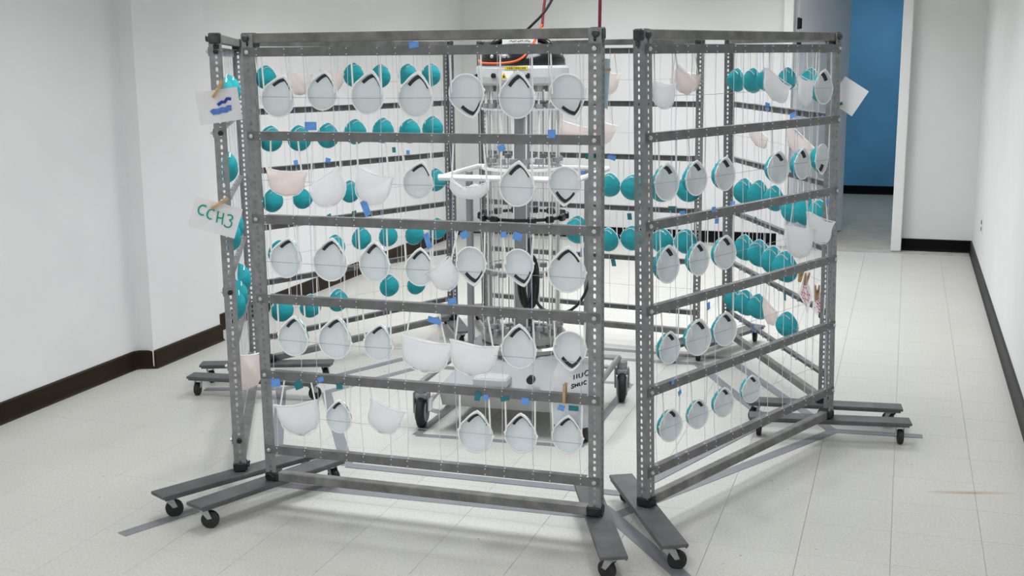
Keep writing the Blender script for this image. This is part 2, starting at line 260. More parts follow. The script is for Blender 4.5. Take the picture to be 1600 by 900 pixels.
# ------------------------------------------------------------------ mesh helpers
class MB:
    def __init__(s): s.v = []; s.f = []
    def add(s, vs, fs):
        o = len(s.v); s.v += [tuple(v) for v in vs]; s.f += [tuple(i + o for i in f) for f in fs]; return s
    def box(s, c, size, m=None):
        x, y, z = [k / 2 for k in size]
        vs = [Vector((sx * x, sy * y, sz * z)) for sz in (-1, 1) for sy in (-1, 1) for sx in (-1, 1)]
        c = Vector(c)
        vs = [(m @ v if m else v) + c for v in vs]
        return s.add(vs, [(0, 2, 3, 1), (4, 5, 7, 6), (0, 1, 5, 4), (2, 6, 7, 3), (0, 4, 6, 2), (1, 3, 7, 5)])
    def bbox(s, c, size, b=0.003):
        # box whose vertical edges and top edges are chamfered
        x, y, z = [k / 2 for k in size]; b = min(b, x * .9, y * .9, z * .9)
        def ring(zz, i): return [(-x + i, -y, zz), (x - i, -y, zz), (x, -y + i, zz), (x, y - i, zz), (x - i, y, zz), (-x + i, y, zz), (-x, y - i, zz), (-x, -y + i, zz)]
        def sh(r, k): return [((abs(p[0]) - k) * (1 if p[0] > 0 else -1), (abs(p[1]) - k) * (1 if p[1] > 0 else -1), p[2]) for p in r]
        rs = [sh(ring(-z, b), b * .6), ring(-z + b, b), ring(z - b, b), sh(ring(z, b), b * .6)]
        vs = [Vector(p) + Vector(c) for r in rs for p in r]
        fs = [tuple(range(7, -1, -1)), tuple(range(24, 32))]
        for k in range(3):
            for i in range(8):
                j = (i + 1) % 8; fs.append((k * 8 + i, k * 8 + j, k * 8 + 8 + j, k * 8 + 8 + i))
        return s.add(vs, fs)
    def tube(s, pts, r, n=8, cap=True, flat=None):
        pts = [Vector(p) for p in pts]; rings = []; prev = None
        for i, p in enumerate(pts):
            t = (pts[min(i + 1, len(pts) - 1)] - pts[max(i - 1, 0)]).normalized()
            if prev is None:
                a = Vector((0, 0, 1)) if abs(t.z) < .9 else Vector((1, 0, 0))
                u = t.cross(a).normalized()
            else:
                u = (prev - t * prev.dot(t)).normalized()
            prev = u; w = t.cross(u)
            rr = r[i] if isinstance(r, (list, tuple)) else r
            rings.append([p + (u * math.cos(2 * PI * k / n) + w * math.sin(2 * PI * k / n)) * rr for k in range(n)])
        vs = [v for g in rings for v in g]; fs = []
        for i in range(len(pts) - 1):
            for k in range(n):
                j = (k + 1) % n; fs.append((i * n + k, i * n + j, (i + 1) * n + j, (i + 1) * n + k))
        if cap: fs += [tuple(range(n - 1, -1, -1)), tuple(range((len(pts) - 1) * n, len(pts) * n))]
        return s.add(vs, fs)
    def lathe(s, prof, n=24, c=(0, 0, 0), axis='z'):
        vs = []; fs = []
        for r, h in prof:
            for k in range(n):
                a = 2 * PI * k / n; x, y = r * math.cos(a), r * math.sin(a)
                p = (x, y, h) if axis == 'z' else ((h, x, y) if axis == 'x' else (x, h, -y))
                vs.append(Vector(p) + Vector(c))
        for i in range(len(prof) - 1):
            for k in range(n):
                j = (k + 1) % n; fs.append((i * n + k, i * n + j, (i + 1) * n + j, (i + 1) * n + k))
        fs += [tuple(range(n - 1, -1, -1)), tuple(range((len(prof) - 1) * n, len(prof) * n))]
        return s.add(vs, fs)
    def prism(s, poly, y0, y1):
        # polygon in the xz plane, extruded along y
        n = len(poly)
        vs = [(x, y0, z) for x, z in poly] + [(x, y1, z) for x, z in poly]
        fs = [tuple(range(n)), tuple(range(2 * n - 1, n - 1, -1))]
        for i in range(n):
            j = (i + 1) % n; fs.append((j, i, n + i, n + j))
        return s.add(vs, fs)
    def stroke(s, pts, w, y=-0.0012, t=0.0006):
        # a marker stroke lying on the plane y = const, points are (x, z)
        P = [Vector((p[0], p[1])) for p in pts]; L = []; R = []
        for i, p in enumerate(P):
            d = (P[min(i + 1, len(P) - 1)] - P[max(i - 1, 0)]).normalized(); n = Vector((-d.y, d.x)) * w / 2
            L.append(p + n); R.append(p - n)
        n = len(P)
        vs = [(q.x, y, q.y) for q in L] + [(q.x, y, q.y) for q in R] + [(q.x, y + t, q.y) for q in L] + [(q.x, y + t, q.y) for q in R]
        fs = []
        for i in range(n - 1):
            fs += [(i, n + i, n + i + 1, i + 1), (2 * n + i, 2 * n + i + 1, 3 * n + i + 1, 3 * n + i), (i, i + 1, 2 * n + i + 1, 2 * n + i), (n + i, 3 * n + i, 3 * n + i + 1, n + i + 1)]
        fs += [(0, 2 * n, 3 * n, n), (n - 1, 2 * n - 1, 4 * n - 1, 3 * n - 1)]
        return s.add(vs, fs)
    def mesh(s, name, m=None, smooth=False):
        me = bpy.data.meshes.new(name); me.from_pydata(s.v, [], s.f); me.validate(); me.update()
        if m: me.materials.append(m)
        if smooth:
            me.polygons.foreach_set('use_smooth', [True] * len(me.polygons))
        return me
def ob(name, me, parent=None, M=None, m=None, smooth=False):
    if isinstance(me, MB): me = me.mesh(name, m, smooth)
    o = bpy.data.objects.new(name, me); COL.objects.link(o)
    if parent: o.parent = parent
    if M is not None: o.matrix_basis = M
    return o
def empty(name, M=None):
    o = bpy.data.objects.new(name, None); o.empty_display_size = 0.05; COL.objects.link(o)
    if M is not None: o.matrix_basis = M
    return o
def tag(o, label, cat, group=None, kind=None):
    o['label'] = label; o['category'] = cat
    if group: o['group'] = group
    if kind: o['kind'] = kind
    return o
def struct(o, label=None):
    o['kind'] = 'structure'
    if label: o['label'] = label
    return o
T = Matrix.Translation
def RX(a): return Matrix.Rotation(a, 4, 'X')
def RY(a): return Matrix.Rotation(a, 4, 'Y')
def RZ(a): return Matrix.Rotation(a, 4, 'Z')
def S3(x, y, z): return Matrix.Diagonal((x, y, z, 1))

# ------------------------------------------------------------------ room shell
def wallbox(name, w0, w1, d0, d1, z0, z1, m):
    b = MB().box(((w0 + w1) / 2, (d0 + d1) / 2, (z0 + z1) / 2), (w1 - w0, d1 - d0, z1 - z0))
    return struct(ob(name, b, None, ROOM.copy(), m))
fl = wallbox('floor', W_L - 0.3, W_R + 0.2, D_F - 0.1, D_B + 0.02, -0.12, -0.0035, M_GROUT)
fl['label'] = 'pale speckled vinyl tile floor'
TS = 0.3048; W0, D0 = 0.026, 0.05
tb = MB()
h = TS / 2 - 0.0004; k = h - 0.0006
tb.add([(-h, -h, -0.004), (h, -h, -0.004), (h, h, -0.004), (-h, h, -0.004), (-h, -h, -0.0009), (h, -h, -0.0009), (h, h, -0.0009), (-h, h, -0.0009), (-k, -k, 0), (k, -k, 0), (k, k, 0), (-k, k, 0)],
       [(3, 2, 1, 0), (0, 1, 5, 4), (1, 2, 6, 5), (2, 3, 7, 6), (3, 0, 4, 7), (4, 5, 9, 8), (5, 6, 10, 9), (6, 7, 11, 10), (7, 4, 8, 11), (8, 9, 10, 11)])
tile_me = tb.mesh('floor_tile', M_TILE)
cells = []
for i in range(-14, 3):
    for j in range(-9, 38):
        w = W0 + (i + .5) * TS; d = D0 + (j + .5) * TS
        if w < W_L - 0.3 or w > W_R + 0.15 or d < D_F or d > D_B - 0.1: continue
        p = rp(w, d); sx = p.x / max(p.y, .01)
        vis = p.y > 3.3 and abs(sx) < 0.47
        cells.append((0 if vis else 1, p.length, w, d))
cells.sort()
rest = MB()
for n, (v, _, w, d) in enumerate(cells):
    if n < 300 and v == 0:
        ob('floor_tile', tile_me, fl, T((w, d, 0)))
    else:
        rest.add([Vector(q) + Vector((w, d, 0)) for q in tb.v], tb.f)
o = ob('floor_tiles_far', rest, fl, None, M_TILE); o['kind'] = 'stuff'

# faint orange rust streak on the floor tiles
def stain_mat():
    m = bpy.data.materials.new('rust_streak'); m.use_nodes = True
    nt = m.node_tree; b = nt.nodes['Principled BSDF']
    b.inputs['Base Color'].default_value = (0.62, 0.36, 0.2, 1); b.inputs['Roughness'].default_value = 0.6
    tc = nt.nodes.new('ShaderNodeTexCoord'); mp = nt.nodes.new('ShaderNodeMapping')
    mp.inputs['Scale'].default_value = (2.0, 14.0, 1)
    n = nt.nodes.new('ShaderNodeTexNoise'); n.inputs['Scale'].default_value = 3
    gr = nt.nodes.new('ShaderNodeTexGradient'); gr.gradient_type = 'SPHERICAL'
    mp2 = nt.nodes.new('ShaderNodeMapping'); mp2.inputs['Scale'].default_value = (5.2, 42, 1)
    nt.links.new(tc.outputs['Object'], mp.inputs['Vector']); nt.links.new(mp.outputs[0], n.inputs['Vector'])
    nt.links.new(tc.outputs['Object'], mp2.inputs['Vector']); nt.links.new(mp2.outputs[0], gr.inputs['Vector'])
    mu = nt.nodes.new('ShaderNodeMath'); mu.operation = 'MULTIPLY'
    nt.links.new(gr.outputs['Fac'], mu.inputs[0]); nt.links.new(n.outputs['Fac'], mu.inputs[1])
    mu2 = nt.nodes.new('ShaderNodeMath'); mu2.operation = 'MULTIPLY'; mu2.inputs[1].default_value = 0.9
    nt.links.new(mu.outputs[0], mu2.inputs[0]); nt.links.new(mu2.outputs[0], b.inputs['Alpha'])
    return m
sb = MB().add([(-.2, -.025, 0), (.2, -.025, 0), (.2, .025, 0), (-.2, .025, 0)], [(0, 1, 2, 3)])
o = ob('rust_stain', sb, fl, ROOM.inverted() @ T((1.79, 4.48, 0.0008)) @ RZ(-0.05), stain_mat())

# left wall: main run, a shallow pilaster and the recessed far run
wl = wallbox('wall_left', W_L - 0.25, W_L, D_F, 5.55, 0, CEIL, M_WALL)
wl2 = wallbox('wall_left_pilaster', W_L - 0.25, W_L + 0.10, 5.55, 6.24, 0, CEIL, M_WALL)
wl3 = wallbox('wall_left_far', W_L - 0.25, W_L - 0.06, 6.24, D_B + 0.1, 0, CEIL, M_WALL)
def baseboard(name, pts, m, t=0.012, hgt=0.102):
    # pts: polyline in (w, d) walked with the room on its right-hand side; profile with rounded top and toe cove
    prof = [(0, 0), (t + .010, 0), (t + .004, .006), (t, .016), (t, hgt - .006), (t * .6, hgt - .001), (0, hgt)]
    P = [Vector((p[0], p[1], 0)) for p in pts]; n = len(P); vs = []; fs = []; k = len(prof)
    for i, p in enumerate(P):
        ds = []
        if i > 0: ds.append((P[i] - P[i - 1]).normalized())
        if i < n - 1: ds.append((P[i + 1] - P[i]).normalized())
        ns = [Vector((q.y, -q.x, 0)) for q in ds]
        if len(ns) == 2:
            nn = (ns[0] + ns[1]); nn = nn / max(nn.dot(ns[0]), .2)
        else: nn = ns[0]
        for a, z in prof: vs.append(p + nn * a + Vector((0, 0, z)))
    for i in range(n - 1):
        for j in range(k - 1):
            fs.append((i * k + j, i * k + j + 1, (i + 1) * k + j + 1, (i + 1) * k + j))
    fs += [tuple(range(k)), tuple(range(n * k - 1, n * k - k - 1, -1))]
    return struct(ob(name, MB().add(vs, fs), None, ROOM.copy(), m))
baseboard('baseboard_left', [(W_L, D_F), (W_L, 5.50), (W_L + .02, 5.535), (W_L + .06, 5.55), (W_L + .10, 5.565), (W_L + .10, 6.24), (W_L - .06, 6.24), (W_L - .06, D_B)], M_BASE_BROWN)
# back wall with the doorway
DW0, DW1, DH = -0.98, -0.06, 2.42
wb = wallbox('wall_back', W_L - 0.06, DW0, D_B, D_B + 0.14, 0, CEIL, M_WALL)
wallbox('wall_back_right', DW1, W_R + 0.2, D_B, D_B + 0.14, 0, CEIL, M_WALL)
wallbox('wall_back_over_door', DW0, DW1, D_B, D_B + 0.14, DH, CEIL, M_WALL)
baseboard('baseboard_back', [(W_L - .06, D_B), (DW0 - .06, D_B)], M_BASE_BLACK)
baseboard('baseboard_back_right', [(DW1 + .075, D_B), (W_R, D_B)], M_BASE_BLACK)
wr = wallbox('wall_right', W_R, W_R + 0.2, D_F, D_B, 0, CEIL, M_WALL)
baseboard('baseboard_right', [(W_R, D_B), (W_R, D_F)], M_BASE_GREY)
wallbox('wall_front', W_L - 0.3, W_R + 0.2, D_F - 0.15, D_F, 0, CEIL, M_WALL)
wallbox('ceiling', W_L - 0.3, W_R + 0.2, D_F - 0.1, D_B + 0.1, CEIL, CEIL + 0.1, M_CEIL)
# door frame
tr = struct(ob('trim_1', MB().bbox((DW1 + .03, D_B - .006, DH / 2), (0.085, 0.20, DH), .006).bbox((DW0 - .03, D_B - .006, DH / 2), (0.085, 0.20, DH), .006)
     .bbox(((DW0 + DW1) / 2, D_B - .006, DH + .03), (DW1 - DW0 + .145, 0.20, 0.085), .006), None, ROOM.copy(), M_TRIM))
# open door leaf swung into the hall
door = struct(empty('door_1', ROOM @ T((DW0 + .02, D_B + 0.10, 0)) @ RZ(math.radians(90 - 22.5))), 'grey-white door leaf swung open into the blue hall')
ob('door_leaf', MB().bbox((0.52, 0, 1.20), (1.04, 0.042, 2.39), .004), door, None, M_DOOR)
for z in (0.25, 1.78, 1.95): ob('hinge', MB().lathe([(0.010, -.05), (0.012, -.045), (0.012, .045), (.010, .05)], 10, (0, -.02, z)).box((.03, -.0225, z), (.05, .003, .09)), door, None, M_DARK)
ob('door_seal', MB().box((-.004, -.014, 1.84), (.01, .012, .07)), door, None, M_INK_R)
# hall beyond
wallbox('floor_hall', -2.6, 1.3, D_B + .02, 15.5, -0.12, -0.001, M_HALLFLOOR)
wallbox('wall_hall_back', -2.6, 1.3, 15.25, 15.4, 0, CEIL, M_BLUE)
wallbox('wall_hall_left', -2.6, -2.5, D_B + .14, 15.4, 0, CEIL, M_BLUE)
wallbox('wall_hall_right', 1.2, 1.3, D_B + .14, 15.4, 0, CEIL, M_BLUE)
wallbox('ceiling_hall', -2.6, 1.3, D_B + .1, 15.4, CEIL, CEIL + .1, M_CEIL)
baseboard('baseboard_hall', [(-2.5, 15.25), (1.2, 15.25)], M_BASE_BLACK)
# outlet plate on right wall
oo = tag(empty('wall_outlet', ROOM @ T((W_R, 9.72, 0.40))), 'white wall outlet plate low on the right wall near the back corner', 'outlet')
ob('plate', MB().bbox((-.003, 0, 0), (.006, .075, .118), .002), oo, None, M_TRIM)
ob('socket', MB().bbox((-.007, 0, .025), (.006, .034, .03), .002), oo, None, M_BASE_GREY)
ob('socket', MB().bbox((-.007, 0, -.025), (.006, .034, .03), .002), oo, None, M_BASE_GREY)
# ceiling panels, including the unseen pair added as fill behind the camera
for i, (w, d, p) in enumerate(LIGHTS):
    c = tag(empty('ceiling_light', ROOM @ T((w, d, CEIL))), 'recessed fluorescent ceiling panel, %s pair from the back wall, %s of the pair' % (['fifth', 'fourth', 'third', 'second', 'first'][i // 2], 'left' if i % 2 == 0 else 'right'), 'ceiling light', 'fluorescent ceiling panels')
    ob('frame', MB().box((-.31, 0, -.012), (.03, 1.26, .024)).box((.31, 0, -.012), (.03, 1.26, .024)).box((0, .615, -.012), (.65, .03, .024)).box((0, -.615, -.012), (.65, .03, .024)), c, None, M_TRIM)
    ob('diffuser', MB().box((0, 0, -.004), (.59, 1.2, .006)), c, None, M_PANEL)
# ------------------------------------------------------------------ racks
ROWN = ['top', 'second', 'third', 'fourth', 'bottom']
RACKNAME = ['front rack', 'right front rack', 'left side rack', 'left back rack', 'back rack', 'right back rack']
RACKLABEL = ['grey slotted-steel wheeled rack facing the camera, nearest of the ring, hung with white-lined masks',
             'grey slotted-steel wheeled rack at the right front of the ring, receding to the right',
             'grey slotted-steel wheeled rack at the left of the ring, seen almost edge-on',
             'grey slotted-steel wheeled rack at the back left of the ring, hung with teal masks',
             'grey slotted-steel wheeled rack at the far back of the ring behind the lamp machine',
             'grey slotted-steel wheeled rack at the back right of the ring, nearest the doorway']
POST_W, POST_T, PITCH = 0.044, 0.0026, 0.0235
POST_Z0, POST_Z1 = RAILZ[7], RAILZ[0]

def slotted_plate(mb, fmap, width, z0, z1):
    """flat strip with a row of real holes; fmap(a, z, t) -> xyz, a across, t through the thickness"""
    n = int((z1 - z0) / PITCH); p = (z1 - z0) / n
    for i in range(n):
        za, zb = z0 + i * p, z0 + (i + 1) * p; zc = (za + zb) / 2; ac = width / 2
        hx, hz = (0.0052, 0.0088) if i % 2 else (0.0050, 0.0056)
        outer = [(0, za), (ac, za), (width, za), (width, zc), (width, zb), (ac, zb), (0, zb), (0, zc)]
        inner = [(ac + hx * .75 * sx if ax else ac + hx * sx * (0 if az else 1), zc + hz * .8 * sz if ax else zc + hz * sz)
                 for sx, sz, ax, az in [(-1, -1, 1, 1), (0, -1, 0, 1), (1, -1, 1, 1), (1, 0, 0, 0), (1, 1, 1, 1), (0, 1, 0, 1), (-1, 1, 1, 1), (-1, 0, 0, 0)]]
        vs = [fmap(a, z, 0) for a, z in outer + inner] + [fmap(a, z, POST_T) for a, z in outer + inner]
        fs = []
        for k in range(8):
            j = (k + 1) % 8
            fs += [(k, j, 8 + j, 8 + k), (16 + j, 16 + k, 24 + k, 24 + j), (8 + k, 8 + j, 24 + j, 24 + k)]
        fs += [(2, 3, 19, 18), (3, 4, 20, 19), (6, 7, 23, 22), (7, 0, 16, 23)]
        if i == 0: fs += [(0, 1, 17, 16), (1, 2, 18, 17)]
        if i == n - 1: fs += [(4, 5, 21, 20), (5, 6, 22, 21)]
        mb.add(vs, fs)
post_me = []
for s in (1, -1):   # s: flange in the rack plane runs towards +x (left post) or -x (right post)
    mb = MB()
    slotted_plate(mb, lambda a, z, t: (s * a, -t, z), POST_W, POST_Z0, POST_Z1)
    slotted_plate(mb, lambda a, z, t: (s * t * .98, a, z), POST_W, POST_Z0, POST_Z1)
    post_me.append(mb.mesh('post', M_GALV))
RAIL_H = 0.032
M_FIT = mat('fitting_steel', (0.055, 0.056, 0.058), 0.5, 0.3, noise=(60, 0.5))
def rail_mesh(W):
    mb = MB(); x = W / 2 - .004; r = RAIL_H / 2
    mb.prism([(-x, -r), (x, -r), (x, r), (-x, r)], -.006, -.003)
    mb.box((0, .009, r - .0015), (2 * x - .1, .024, .003))
    return mb.mesh('rail', M_RAIL)
bolt_me = MB().lathe([(.0085, 0), (.0085, -.005), (.007, -.0065)], 6, axis='y').lathe([(.004, -.006), (.004, -.010), (.003, -.011)], 8, axis='y').mesh('bolt', M_BOLT)
pin_me = MB().lathe([(.010, 0), (.010, .012), (.006, .016)], 8, axis='x').lathe([(.003, .014), (.003, .028)], 6, axis='x').mesh('clamp_bolt', M_DARK)
pinz_me = MB().lathe([(.009, 0), (.009, .010), (.006, .013)], 6, axis='x').lathe([(.004, .012), (.004, .020)], 6, axis='x').mesh('clamp_bolt', M_ZINC)
fit = MB().bbox((0, 0, 0), (.046, .044, .040), .005).lathe([(.013, -.022), (.013, -.030), (.009, -.034)], 10, (0, 0, 0), 'y').bbox((0, .004, -.03), (.036, .030, .024), .004)
fit_me = fit.mesh('corner_fitting', M_FIT)
bfit = MB().bbox((0, 0, .018), (.056, .054, .036), .006).bbox((.036, 0, .012), (.03, .03, .022), .004).tube([(-.02, -.03, .02), (-.005, -.034, .034), (.015, -.03, .022)], .005, 6)
bfit_me = bfit.mesh('base_fitting', M_DARK)
FOOT_L = 0.70
foot_me = MB().bbox((0, 0, -.006), (FOOT_L, .092, .012), .002).box((0, .042, -.014), (FOOT_L - .02, .004, .012)).box((0, -.042, -.014), (FOOT_L - .02, .004, .012)).mesh('foot_plate', M_PLATE)
WR = 0.033
fork = MB()
fork.bbox((0, 0, -.004), (.06, .05, .006), .002).lathe([(.018, -.016), (.020, -.010), (.020, -.006)], 14)
for sy in (-1, 1):
    fork.add([(-.016, sy * .015, -.014), (.016, sy * .015, -.014), (.030, sy * .015, -.048), (.014, sy * .015, -.052),
              (-.016, sy * .017, -.014), (.016, sy * .017, -.014), (.030, sy * .017, -.048), (.014, sy * .017, -.052)],
             [(0, 1, 2, 3), (7, 6, 5, 4), (0, 4, 5, 1), (1, 5, 6, 2), (2, 6, 7, 3), (3, 7, 4, 0)])
fork.box((0, 0, -.0145), (.034, .034, .003))
fork_me = fork.mesh('caster', M_ZINC)
wheel_me = MB().lathe([(.010, -.012), (WR - .004, -.012), (WR, -.008), (WR, .008), (WR - .004, .012), (.010, .012)], 20, axis='y').lathe([(.012, -.0135), (.012, .0135)], 10, axis='y').mesh('wheel', M_RUBBER)
FOOT_ANG = {0: ((49.5), (94.0)), 1: ((99.8), (170.4)), 2: (-12.0, 44.4), 3: (102.0, 2.0), 4: (48.0, 102.0), 5: (168.1, 48.0)}  # world angles at local -x and +x ends

RIG = []      # (rack root matrix @ lean)
SW = 0.0011
def string_mesh(seed):
    r = random.Random(seed); mb = MB()
    pts = []
    for k in range(1, 7):
        pts.append((r.uniform(-.003, .003), -.001, RAILZ[k]))
        if k < 6: pts.append((r.uniform(-.006, .006), r.uniform(-.002, .004), (RAILZ[k] + RAILZ[k + 1]) / 2))
    mb.tube(pts, SW, 4)
    for k in range(1, 7):
        for dz in (-.010, .010): mb.box((pts[(k - 1) * 2][0], -.0075, RAILZ[k] + dz), (.0034, .003, .0034))
        mb.box((pts[(k - 1) * 2][0], .002, RAILZ[k]), (.003, .010, .034))
    return mb.mesh('string', M_STRING_B if seed % 3 == 2 else M_STRING)
STR_ME = [string_mesh(i) for i in range(6)]
for i, (X, Y, a, W, ro, le) in enumerate(RACKS):
    root = tag(empty('mask_rack', T((X, Y, 0)) @ RZ(a)), RACKLABEL[i], 'rack', 'wheeled mask racks in a ring')
    u = Vector((math.cos(ro), 0, math.sin(ro))); v = Vector((-math.sin(ro) * math.cos(le), math.sin(le), math.cos(ro) * math.cos(le))); n = v.cross(u)
    LM = T((0, 0, .1)) @ Matrix((u, n, v)).transposed().to_4x4() @ T((0, 0, -.1))
    RIG.append(root.matrix_basis @ LM)
    ob('post', post_me[0], root, LM @ T((-W / 2, 0, 0)))
    ob('post', post_me[1], root, LM @ T((W / 2, 0, 0)))
    rme = rail_mesh(W)
    for k in range(1, 7):
        ob('rail', rme, root, LM @ T((0, 0, RAILZ[k])))
        for s in (-1, 1):
            ob('bolt', bolt_me, root, LM @ T((s * (W / 2 - .022), -.006, RAILZ[k])))
            if s > 0 and (i == 1 or (i == 2 and k in (1, 2, 4, 6))): ob('clamp_bolt', pin_me if i == 2 else pinz_me, root, LM @ T((W / 2 - .001, .022, RAILZ[k])))
    ob('top_bar', MB().bbox((0, .018, RAILZ[0] - .0165), (W - .03, .033, .033), .003), root, LM.copy(), M_TUBE)
    ob('bottom_bar', MB().bbox((0, .018, RAILZ[7] + .018), (W - .05, .034, .034), .003), root, LM.copy(), M_TUBE)
    for s in (-1, 1):
        ob('corner_fitting', fit_me, root, LM @ T((s * (W / 2 - .018), .02, RAILZ[0] - .018)))
        ob('base_fitting', bfit_me, root, LM @ T((s * (W / 2 - .024), .02, RAILZ[7])) @ (RZ(PI) if s > 0 else Matrix.Identity(4)))
        fa = math.radians(FOOT_ANG[i][0 if s < 0 else 1]) - a
        FM = T((s * (W / 2 - .01), .012, RAILZ[7])) @ RZ(fa)
        ob('foot_plate', foot_me, root, FM)
        for e in (-1, 1):
            c = ob('caster', fork_me, root, FM @ T((e * (FOOT_L / 2 - .045), 0, -.0125)) @ RZ(random.uniform(-2.5, 2.5)) @ S3(1, 1, (RAILZ[7] - .0125 - WR) / .046 if False else 1.0))
            ob('wheel', wheel_me, c, T((.020, 0, -(RAILZ[7] - .0125 - WR) + .0)))
    for q, su in enumerate(STRINGS):
        ob('string', STR_ME[(q + i) % 6], root, LM @ T((su * W, 0, 0)))
    for k in range(1, 6):
        zz = RAILZ[k] * .46 + RAILZ[k + 1] * .54
        ob('wire', MB().tube([(-W / 2 + .01, .003, zz + .004), (-W * .2, .004, zz - .002), (W * .2, .004, zz + .001), (W / 2 - .01, .003, zz - .003)], .0008, 4), root, LM.copy(), M_STRING_W)
    for (tu, tv, tc, tw, th) in TABS.get(i, []):
        mb = MB().add([(-tw / 2, -.008, -th / 2), (tw / 2, -.007, -th * .42), (tw / 2, -.0075, th / 2), (-tw / 2, -.009, th * .45),
                       (-tw / 2, -.0098, -th / 2), (tw / 2, -.0088, -th * .42), (tw / 2, -.0093, th / 2), (-tw / 2, -.0108, th * .45)],
                      [(0, 1, 2, 3), (7, 6, 5, 4), (0, 4, 5, 1), (1, 5, 6, 2), (2, 6, 7, 3), (3, 7, 4, 0)])
        yo = 0 if i < 2 else .022
        ob('tape_tab', mb, root, LM @ T((tu, yo, tv)) @ RY(random.uniform(-.4, .4)), M_TAB_B if tc == 'b' else M_TAB_G)

# ------------------------------------------------------------------ masks
N = 32
NOSE = [.024, .014, .010]; VAR = 0
def cup_rim(t, k=1.0):
    x = .0635 * math.sin(t); z = .0655 * math.cos(t)
    tt = (t + PI) % (2 * PI) - PI
    nose = max(0.0, 1 - abs(tt) / .75)
    z += NOSE[VAR] * nose
    x *= 1 - .07 * max(0, math.cos(tt)) ** 3 * (1 - nose)
    if abs(tt) > 2.2: x *= 1 - .05 * (abs(tt) - 2.2)
    return x, z
def dome(k, D): return D * max(0.0, 1 - k ** 2.4) ** .62
def cup_surface(D, off, ks, flip):
    vs = []; fs = []
    for k in ks:
        for j in range(N):
            t = 2 * PI * j / N; x, z = cup_rim(t)
            tt = (t + PI) % (2 * PI) - PI
            # ridge of the nose fades towards the centre
            zz = z * k if k > .001 else 0
            y = dome(k, D) + off
            crease = .0035 * math.exp(-((zz - .004) / .007) ** 2) * (1 - k) if off > 0 else 0
            vs.append((x * k, y - crease, zz))
    for r in range(len(ks) - 1):
        for j in range(N):
            q = (j + 1) % N; f = (r * N + j, r * N + q, (r + 1) * N + q, (r + 1) * N + j)
            fs.append(f if not flip else f[::-1])
    c = len(vs); vs.append((0, dome(0, D) + off, 0))
    for j in range(N):
        q = (j + 1) % N; f = ((len(ks) - 1) * N + j, (len(ks) - 1) * N + q, c); fs.append(f if not flip else f[::-1])
    return MB().add(vs, fs)
KS = [1, .97, .9, .8, .65, .48, .3, .14]
def cup_set():
    shell_me = cup_surface(.056, .0016, [1.03] + KS[1:], True).mesh('shell', M_TEAL, True)
    lining_me = cup_surface(.036, 0, KS, False).mesh('lining', M_LINING, True)
    rm = MB(); vs = []; fs = []
    for j in range(N):
        x, z = cup_rim(2 * PI * j / N)
        for k, y in ((.965, -.0006), (1.055, -.0006), (1.055, .0022), (.985, .0030)):
            tq = (2 * PI * j / N + PI) % (2 * PI) - PI
            if k < 1: k -= .055 * max(0, 1 - abs(tq) / .95)
            vs.append((x * k, y, z * k))
    for j in range(N):
        q = (j + 1) % N
        for e in range(4): fs.append((j * 4 + e, j * 4 + (e + 1) % 4, q * 4 + (e + 1) % 4, q * 4 + e))
    rim_me = rm.add(vs, fs).mesh('rim', M_RIM, True)
    def foam_strip(ts, k0, k1):
        vs = []; fs = []
        for t in ts:
            x, z = cup_rim(t)
            for k, e in ((k0, .0), (k1, .0), (k1, .003), (k0, .003)): vs.append((x * k, dome(k, .036) - .0035 + e, z * k))
        for a in range(len(ts) - 1):
            for e in range(4): fs.append((a * 4 + e, a * 4 + (e + 1) % 4, a * 4 + 4 + (e + 1) % 4, a * 4 + 4 + e))
        n = (len(ts) - 1) * 4; fs += [(3, 2, 1, 0), (n, n + 1, n + 2, n + 3)]
        return MB().add(vs, fs)
    foam_me = foam_strip([-.78, -.6, -.4, -.2, 0, .2, .4, .6, .78], .90, .755).mesh('nose_foam', M_FOAM)
    ck = []
    for j, t in enumerate([-.62, -.45, -.28, -.12, 0, .12, .28, .45, .62]):
        x, z = cup_rim(t); ck.append((x * .86, dome(.86, .056) + .003, z * .86))
    clip_me = MB().tube(ck, .0030, 5).mesh('nose_clip', M_CLIP)
    return shell_me, lining_me, rim_me, foam_me, clip_me
CUPS = []
for VAR in (0, 1, 2): CUPS.append(cup_set())
lug_me = MB().bbox((.0655, .002, .006), (.009, .006, .010), .002).mesh('strap_lug', M_RIM)
strap_me = MB().box((0, 0, .5), (.0060, .0016, 1.0)).mesh('strap', M_STRAP)
